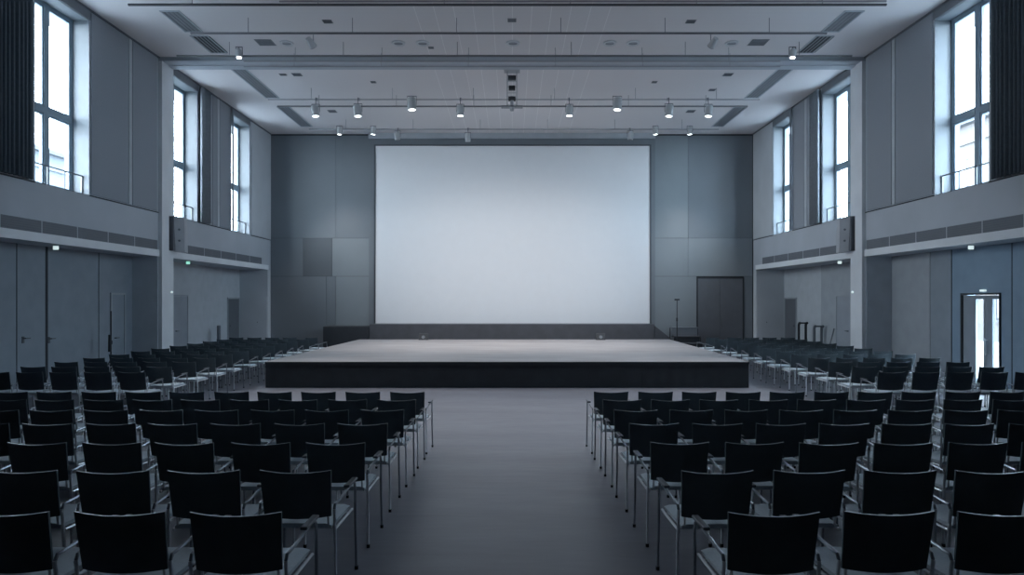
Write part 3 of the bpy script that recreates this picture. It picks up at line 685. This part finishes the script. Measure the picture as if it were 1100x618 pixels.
for i, (px, py, lit) in enumerate([(260, 62, True), (848, 62, True)]):
    spotlight(px, py, 60.2, lit, '%s spotlight, %s from the left on the middle ceiling bar' % ('faintly lit' if lit else 'unlit', ORD[i]), (x*0, 15, 0) if False else (-2.6 if px < 550 else 2.6, 12.6, 0), .62, 900, 1.0, 56)

# hoist in the centre
hy = 17.56; hx = 0.0
h = thing('projector_hoist', 'slim metal hoist frame hanging from the middle of the ceiling', 'hoist', (hx, hy, ZC), 0)
zb = -1.02
for q in (-1, 1):
    bm = BM(); box(bm, q*.13-.012, q*.13+.012, -.012, .012, zb, -.0005); obj('rod', bm, M['rail'], h)
bm = BM(); box(bm, -.3, .3, -.1, .1, zb-.03, zb, .006); obj('tray', bm, M['chrome_dark'], h)
for z_, w in ((-.22, .11), (-.5, .09), (-.8, .1)):
    if z_ > zb+.1:
        bm = BM(); box(bm, -w, w, -.08, .08, z_-.06, z_+.04, .01); obj('motor_box', bm, M['black'], h)
bm = BM(); cyl(bm, (0, 0, zb), (0, 0, zb+.28), .05, seg=12); obj('winch', bm, M['spot'], h)
bm = BM(); cyl(bm, (0, -.02, zb-.03), (0, -.02, zb-.13), .07, .05, seg=16); obj('hook_block', bm, M['rail'], h)
bm = BM(); box(bm, -.22, .22, -.14, .14, -.05, -.0005, .005); obj('ceiling_plate', bm, M['rail'], h)
bm = BM()
zz = zb+.05
while zz < -.15:
    box(bm, -.118, .118, -.006, .006, zz, zz+.012); zz += .16
obj('cross_ties', bm, M['rail'], h)

# ------------------------------------------------------------------ chairs
SL = math.atan(SLOPE)
def make_chair():
    t = thing('stacking_chair', 'chair', 'chair', (0, 0, 0))
    # origin: rear legs at y = 0, forward +y
    # backrest (slightly concave towards the sitter, top edge dipping in the middle)
    W2 = .225; z0, z1 = .515, .815
    bm = BM(); nx, nz = 12, 6; T = .012
    grid = {}
    for side in (0, 1):
        for i in range(nx+1):
            u = -1+2*i/nx
            for j in range(nz+1):
                v = j/nz
                x = W2*u*(1-.055*(1-v))
                zt = z1-.014*(1-u*u); zb_ = z0-.012*(1-u*u)
                z = zb_+(zt-zb_)*v
                y = -.02-.055*v-.030*(1-u*u)+(T if side else 0)
                grid[side, i, j] = bm.verts.new((x, y, z))
    for i in range(nx):
        for j in range(nz):
            bm.faces.new((grid[0, i, j], grid[0, i+1, j], grid[0, i+1, j+1], grid[0, i, j+1]))
            bm.faces.new((grid[1, i, j], grid[1, i, j+1], grid[1, i+1, j+1], grid[1, i+1, j]))
    edge = []
    for i in range(nx):
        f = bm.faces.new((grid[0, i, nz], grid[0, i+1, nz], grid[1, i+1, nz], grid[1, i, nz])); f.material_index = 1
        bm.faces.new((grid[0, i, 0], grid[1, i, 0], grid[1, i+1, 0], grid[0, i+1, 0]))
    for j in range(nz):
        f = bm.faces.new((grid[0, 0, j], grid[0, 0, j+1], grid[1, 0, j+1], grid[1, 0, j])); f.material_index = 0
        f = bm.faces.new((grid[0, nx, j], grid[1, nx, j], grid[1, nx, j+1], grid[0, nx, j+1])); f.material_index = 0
    obj('backrest', bm, [M['back'], M['back_edge_lit']], t, smooth=True)
    # seat: padded, waterfall front
    bm = BM(); nx, ny = 10, 8
    top, bot = {}, {}
    for i in range(nx+1):
        u = -1+2*i/nx
        for j in range(ny+1):
            v = j/ny
            w = .215*(1-.02*(1-v)) * (1-.05*max(0, (v-.8)/.2)**2)
            y = .0+.46*v
            edgef = max(0, (abs(u)-.8)/.2)
            z = .470-.012*edgef**2-.020*max(0, (v-.75)/.25)**2-.006*math.cos(u*1.3)*math.sin(v*3.14)-.008*max(0, (.12-v)/.12)
            top[i, j] = bm.verts.new((w*u, y, z)); bot[i, j] = bm.verts.new((w*u*.98, y, .432))
    for i in range(nx):
        for j in range(ny):
            bm.faces.new((top[i, j], top[i+1, j], top[i+1, j+1], top[i, j+1])); bm.faces.new((bot[i, j], bot[i, j+1], bot[i+1, j+1], bot[i+1, j]))
    for i in range(nx):
        for j in (0, ny): bm.faces.new((top[i, j], bot[i, j], bot[i+1, j], top[i+1, j]))
    for j in range(ny):
        for i in (0, nx): bm.faces.new((top[i, j], top[i, j+1], bot[i, j+1], bot[i, j]))
    obj('seat', bm, M['seat'], t, smooth=True)
    # under-seat frame
    bm = BM()
    for q in (-1, 1): tube(bm, [(q*.225, .01, .42), (q*.225, .43, .425)], .009)
    tube(bm, [(-.225, .08, .418), (.225, .08, .418)], .009); tube(bm, [(-.225, .36, .418), (.225, .36, .418)], .009)
    for q in (-1, 1): tube(bm, [(q*.19, .05, .42), (q*.19, -.002, .46), (q*.19, -.02, .60)], .008)
    obj('seat_frame', bm, M['chrome'], t, smooth=True)
    for q in (-1, 1):
        # rear leg rising into the back upright
        bm = BM(); tube(bm, [(q*.243, -.015, .012), (q*.239, -.012, .30), (q*.236, -.025, .50), (q*.236, -.038, .565)], .0095)
        l = obj('leg', bm, M['chrome'], t, smooth=True)
        bm = BM(); cyl(bm, (q*.243, -.016, 0), (q*.243, -.015, .025), .013, seg=10); obj('foot_cap', bm, M['foot'], l)
        # front leg rising to the arm
        bm = BM(); tube(bm, [(q*.255, .445, .012), (q*.25, .43, .3), (q*.248, .42, .55), (q*.248, .405, .615), (q*.247, .37, .632)], .0095)
        l = obj('leg', bm, M['chrome_shaded'], t, smooth=True)
        bm = BM(); cyl(bm, (q*.255, .446, 0), (q*.255, .445, .025), .013, seg=10); obj('foot_cap', bm, M['foot'], l)
        # armrest pad
        bm = BM(); tube(bm, [(q*.236, -.036, .56), (q*.237, -.02, .590), (q*.242, .04, .598), (q*.247, .20, .618), (q*.247, .37, .632)], .009)
        a = obj('armrest', bm, M['chrome_shaded'], t, smooth=True)
        bm = BM(); box(bm, q*.247-.020, q*.247+.020, .20, .42, .634, .652, .006); obj('arm_pad', bm, M['chrome_dark'], a)
    return t
proto = make_chair(); used = [False]
def put(x, y, rz, label, group):
    rx = -SL if y < YR-.3 else 0.0
    z = floor_z(y)
    if not used[0]:
        used[0] = True; proto.location = (x, y, z); proto.rotation_euler = (rx, 0, rz); proto['label'] = label; proto['group'] = group; return proto
    return dup(proto, (x, y, z), rz, label, group, rx)

# near blocks: seven rows each side of the aisle
rowy = [3.12, 3.96, 4.85, 5.73, 6.58, 7.41, 8.20]
for s in (-1, 1):
    for r_, z in enumerate(rowy):
        k = 0
        pitch = .571
        while True:
            x = (-1.355 if s < 0 else 1.285)+s*pitch*k
            if abs(x)-.24 > 552*(z+.5)/F+.02: break
            rr = 6-r_
            put(x+random.uniform(-.008, .008), z+.045+random.uniform(-.012, .012), random.uniform(-.02, .02),
                'dark-backed chair, %s row from the stage in the %s near block, %s from the aisle' % (ORD[rr], SIDE[s], ORD[k]), 'chairs in the %s near block' % SIDE[s])
            k += 1
# side blocks flanking the stage
sy = [10.57, 11.42, 12.3, 13.15, 14.0, 14.85, 15.7, 16.6, 17.5, 18.4, 19.3, 20.2]
for s in (-1, 1):
    for r_, z in enumerate(sy):
        for k in range(5):
            x = s*(6.33+.018*(z-10.5)+.572*k)
            if abs(x)+.26 > WX-.12: continue
            turn = 0.0
            if k == 0 and r_ >= 10: turn = .30*s; x -= .13*s
            put(x+random.uniform(-.006, .006), z+.05+random.uniform(-.015, .015), turn+random.uniform(-.015, .015),
                'dark-backed chair, %s row from the camera in the %s side block, %s from the stage' % (ORD[r_], SIDE[s], ORD[k]), 'chairs in the %s side block' % SIDE[s])

# ------------------------------------------------------------------ outside
bm = BM(); box(bm, -90, -11.5, -30, 100, -.4, -.1); 
tag(obj('paving', bm, M['ext_ground']), 'outdoor paving beyond the left windows', 'ground', None, 'structure')
bm = BM(); box(bm, 11.5, 90, -30, 100, -.4, -.1)
tag(obj('paving', bm, M['ext_ground']), 'outdoor paving seen through the right door glass', 'ground', None, 'structure')
def building(s, x, y0, y1, h, roof, label, m):
    b = thing('building', label, 'building', (x*s, y0, -.1), 0)
    L = y1-y0
    bm = BM(); box(bm, 0, 8*s, 0, L, 0, h); obj('wall', bm, m, b)
    bm = BM(); box(bm, -.4*s, 8*s, -.2, L+.2, h, h+.25); v = []
    for yy in (-.2, L+.2): v += [bm.verts.new((-.4*s, yy, h+.25)), bm.verts.new((8*s, yy, h+.25)), bm.verts.new((4*s, yy, h+.25+roof))]
    bm.faces.new(v[:3]); bm.faces.new(v[3:]); bm.faces.new((v[0], v[3], v[5], v[2])); bm.faces.new((v[1], v[2], v[5], v[4])); obj('roof', bm, M['ext_roof'], b)
    fl = int(h/3.3); nb = int(L/2.6)
    for f in range(fl):
        for c in range(nb):
            yy = 1.2+c*2.6; zz = 1.2+f*3.3
            bm = BM(); box(bm, -.06*s, -.001*s, yy-.1, yy, zz-.1, zz+1.8); box(bm, -.06*s, -.001*s, yy+1.1, yy+1.2, zz-.1, zz+1.8); box(bm, -.06*s, -.001*s, yy, yy+1.1, zz+1.7, zz+1.8); box(bm, -.12*s, -.001*s, yy-.1, yy+1.2, zz-.2, zz-.1); box(bm, -.05*s, -.03*s, yy+.52, yy+.58, zz, zz+1.7)
            w = obj('window', bm, M['ext_l'], b)
            bm = BM(); box(bm, -.03*s, -.001*s, yy, yy+1.1, zz, zz+1.7); obj('pane', bm, M['ext_win'], w)
    bm = BM(); box(bm, -.15*s, -.001*s, 0, L, h-1.0, h-.85); box(bm, -.15*s, -.001*s, 0, L, 3.6, 3.75); obj('cornice', bm, m, b)
building(1, 24, 16, 36.5, 11.3, 2.0, 'pale rendered building with sash windows outside the nearest right window', M['ext_r'])
building(-1, 30, 26, 44, 11.5, 1.6, 'pale stone building visible low in the nearest left window', M['ext_l'])

# ------------------------------------------------------------------ world
w = bpy.data.worlds.new('overcast'); sc.world = w; w.use_nodes = True; nt = w.node_tree; bg = nt.nodes['Background']
tc = nt.nodes.new('ShaderNodeTexCoord'); sp_ = nt.nodes.new('ShaderNodeSeparateXYZ'); cr = nt.nodes.new('ShaderNodeValToRGB')
nt.links.new(tc.outputs['Generated'], sp_.inputs[0]); nt.links.new(sp_.outputs['Z'], cr.inputs[0])
cr.color_ramp.elements[0].position = 0.0; cr.color_ramp.elements[0].color = (.86, .935, 1.0, 1)
cr.color_ramp.elements[1].position = 1.0; cr.color_ramp.elements[1].color = (.76, .88, 1.0, 1)
mr_ = nt.nodes.new('ShaderNodeMapRange'); mr_.inputs['From Min'].default_value = -1; nt.links.new(sp_.outputs['X'], mr_.inputs['Value'])
tm = nt.nodes.new('ShaderNodeMix'); tm.data_type = 'RGBA'; tm.blend_type = 'MULTIPLY'; tm.inputs['Factor'].default_value = 1
t2 = nt.nodes.new('ShaderNodeValToRGB'); t2.color_ramp.elements[0].color = (1, 1, 1, 1); t2.color_ramp.elements[1].color = (.82, .95, 1.05, 1)
nt.links.new(mr_.outputs[0], t2.inputs[0]); nt.links.new(cr.outputs[0], tm.inputs['A']); nt.links.new(t2.outputs[0], tm.inputs['B'])
nt.links.new(tm.outputs['Result'], bg.inputs['Color']); bg.inputs['Strength'].default_value = 27.0

# added beams that brighten the screen, set in spotlights that are unlit
def added_bar_light(x, y, z, aim, power, size, label, col=(1.0, .955, .94), ang=80, blend=1.0):
    t = thing('added_screen_light', label, 'spotlight', (x, y, z), 0, 'spotlights with added beams')
    d = (Vector(aim)-Vector((x, y, z))).normalized()
    bm = BM(); cyl(bm, d*-.22, d*.0, .06, .085, seg=16); hd = obj('housing', bm, M['spot'], t, smooth=True)
    bm = BM(); cyl(bm, (0, 0, .0), (0, 0, .28), .012); obj('stem', bm, M['rail'], t)
    bm = BM(); cyl(bm, d*.0, d*.008, .085, seg=16); obj('lens', bm, M['lens_off'], hd)
    li = bpy.data.lights.new('wash', 'SPOT'); li.energy = power; li.spot_size = math.radians(ang); li.spot_blend = blend; li.shadow_soft_size = size; li.color = col
    lo = bpy.data.objects.new('wash', li); COL.objects.link(lo); lo.parent = t; lo.location = d*.05; lo.rotation_euler = d.to_track_quat('-Z', 'Y').to_euler()
added_bar_light(-4.5, RY[35.8], CAM_Z+RB-.30, (-.9, YB, 0.9), 660, .1, 'pale spotlight with added screen light at the left of the second ceiling bar', ang=62)
added_bar_light(4.5, RY[35.8], CAM_Z+RB-.30, (.9, YB, 0.9), 660, .1, 'pale spotlight with added screen light at the right of the second ceiling bar', ang=62)

# ------------------------------------------------------------------ camera
cam = bpy.data.cameras.new('camera'); co = bpy.data.objects.new('camera', cam); COL.objects.link(co)
co.location = (0, 0, CAM_Z); co.rotation_euler = (math.radians(90), 0, 0)
cam.sensor_fit = 'HORIZONTAL'; cam.sensor_width = 36; cam.lens = 36*F/1100; cam.shift_y = (HY-309)/1100
cam.clip_start = .05; cam.clip_end = 300
sc.camera = co
sc.view_settings.view_transform = 'Standard'; sc.view_settings.look = 'None'; sc.view_settings.exposure = 0.35; sc.view_settings.gamma = 1.12
try:
    sc.cycles.max_bounces = 10; sc.cycles.diffuse_bounces = 6; sc.cycles.transparent_max_bounces = 12
    sc.cycles.sample_clamp_indirect = 6.0; sc.cycles.caustics_reflective = False; sc.cycles.caustics_refractive = False
except Exception: pass
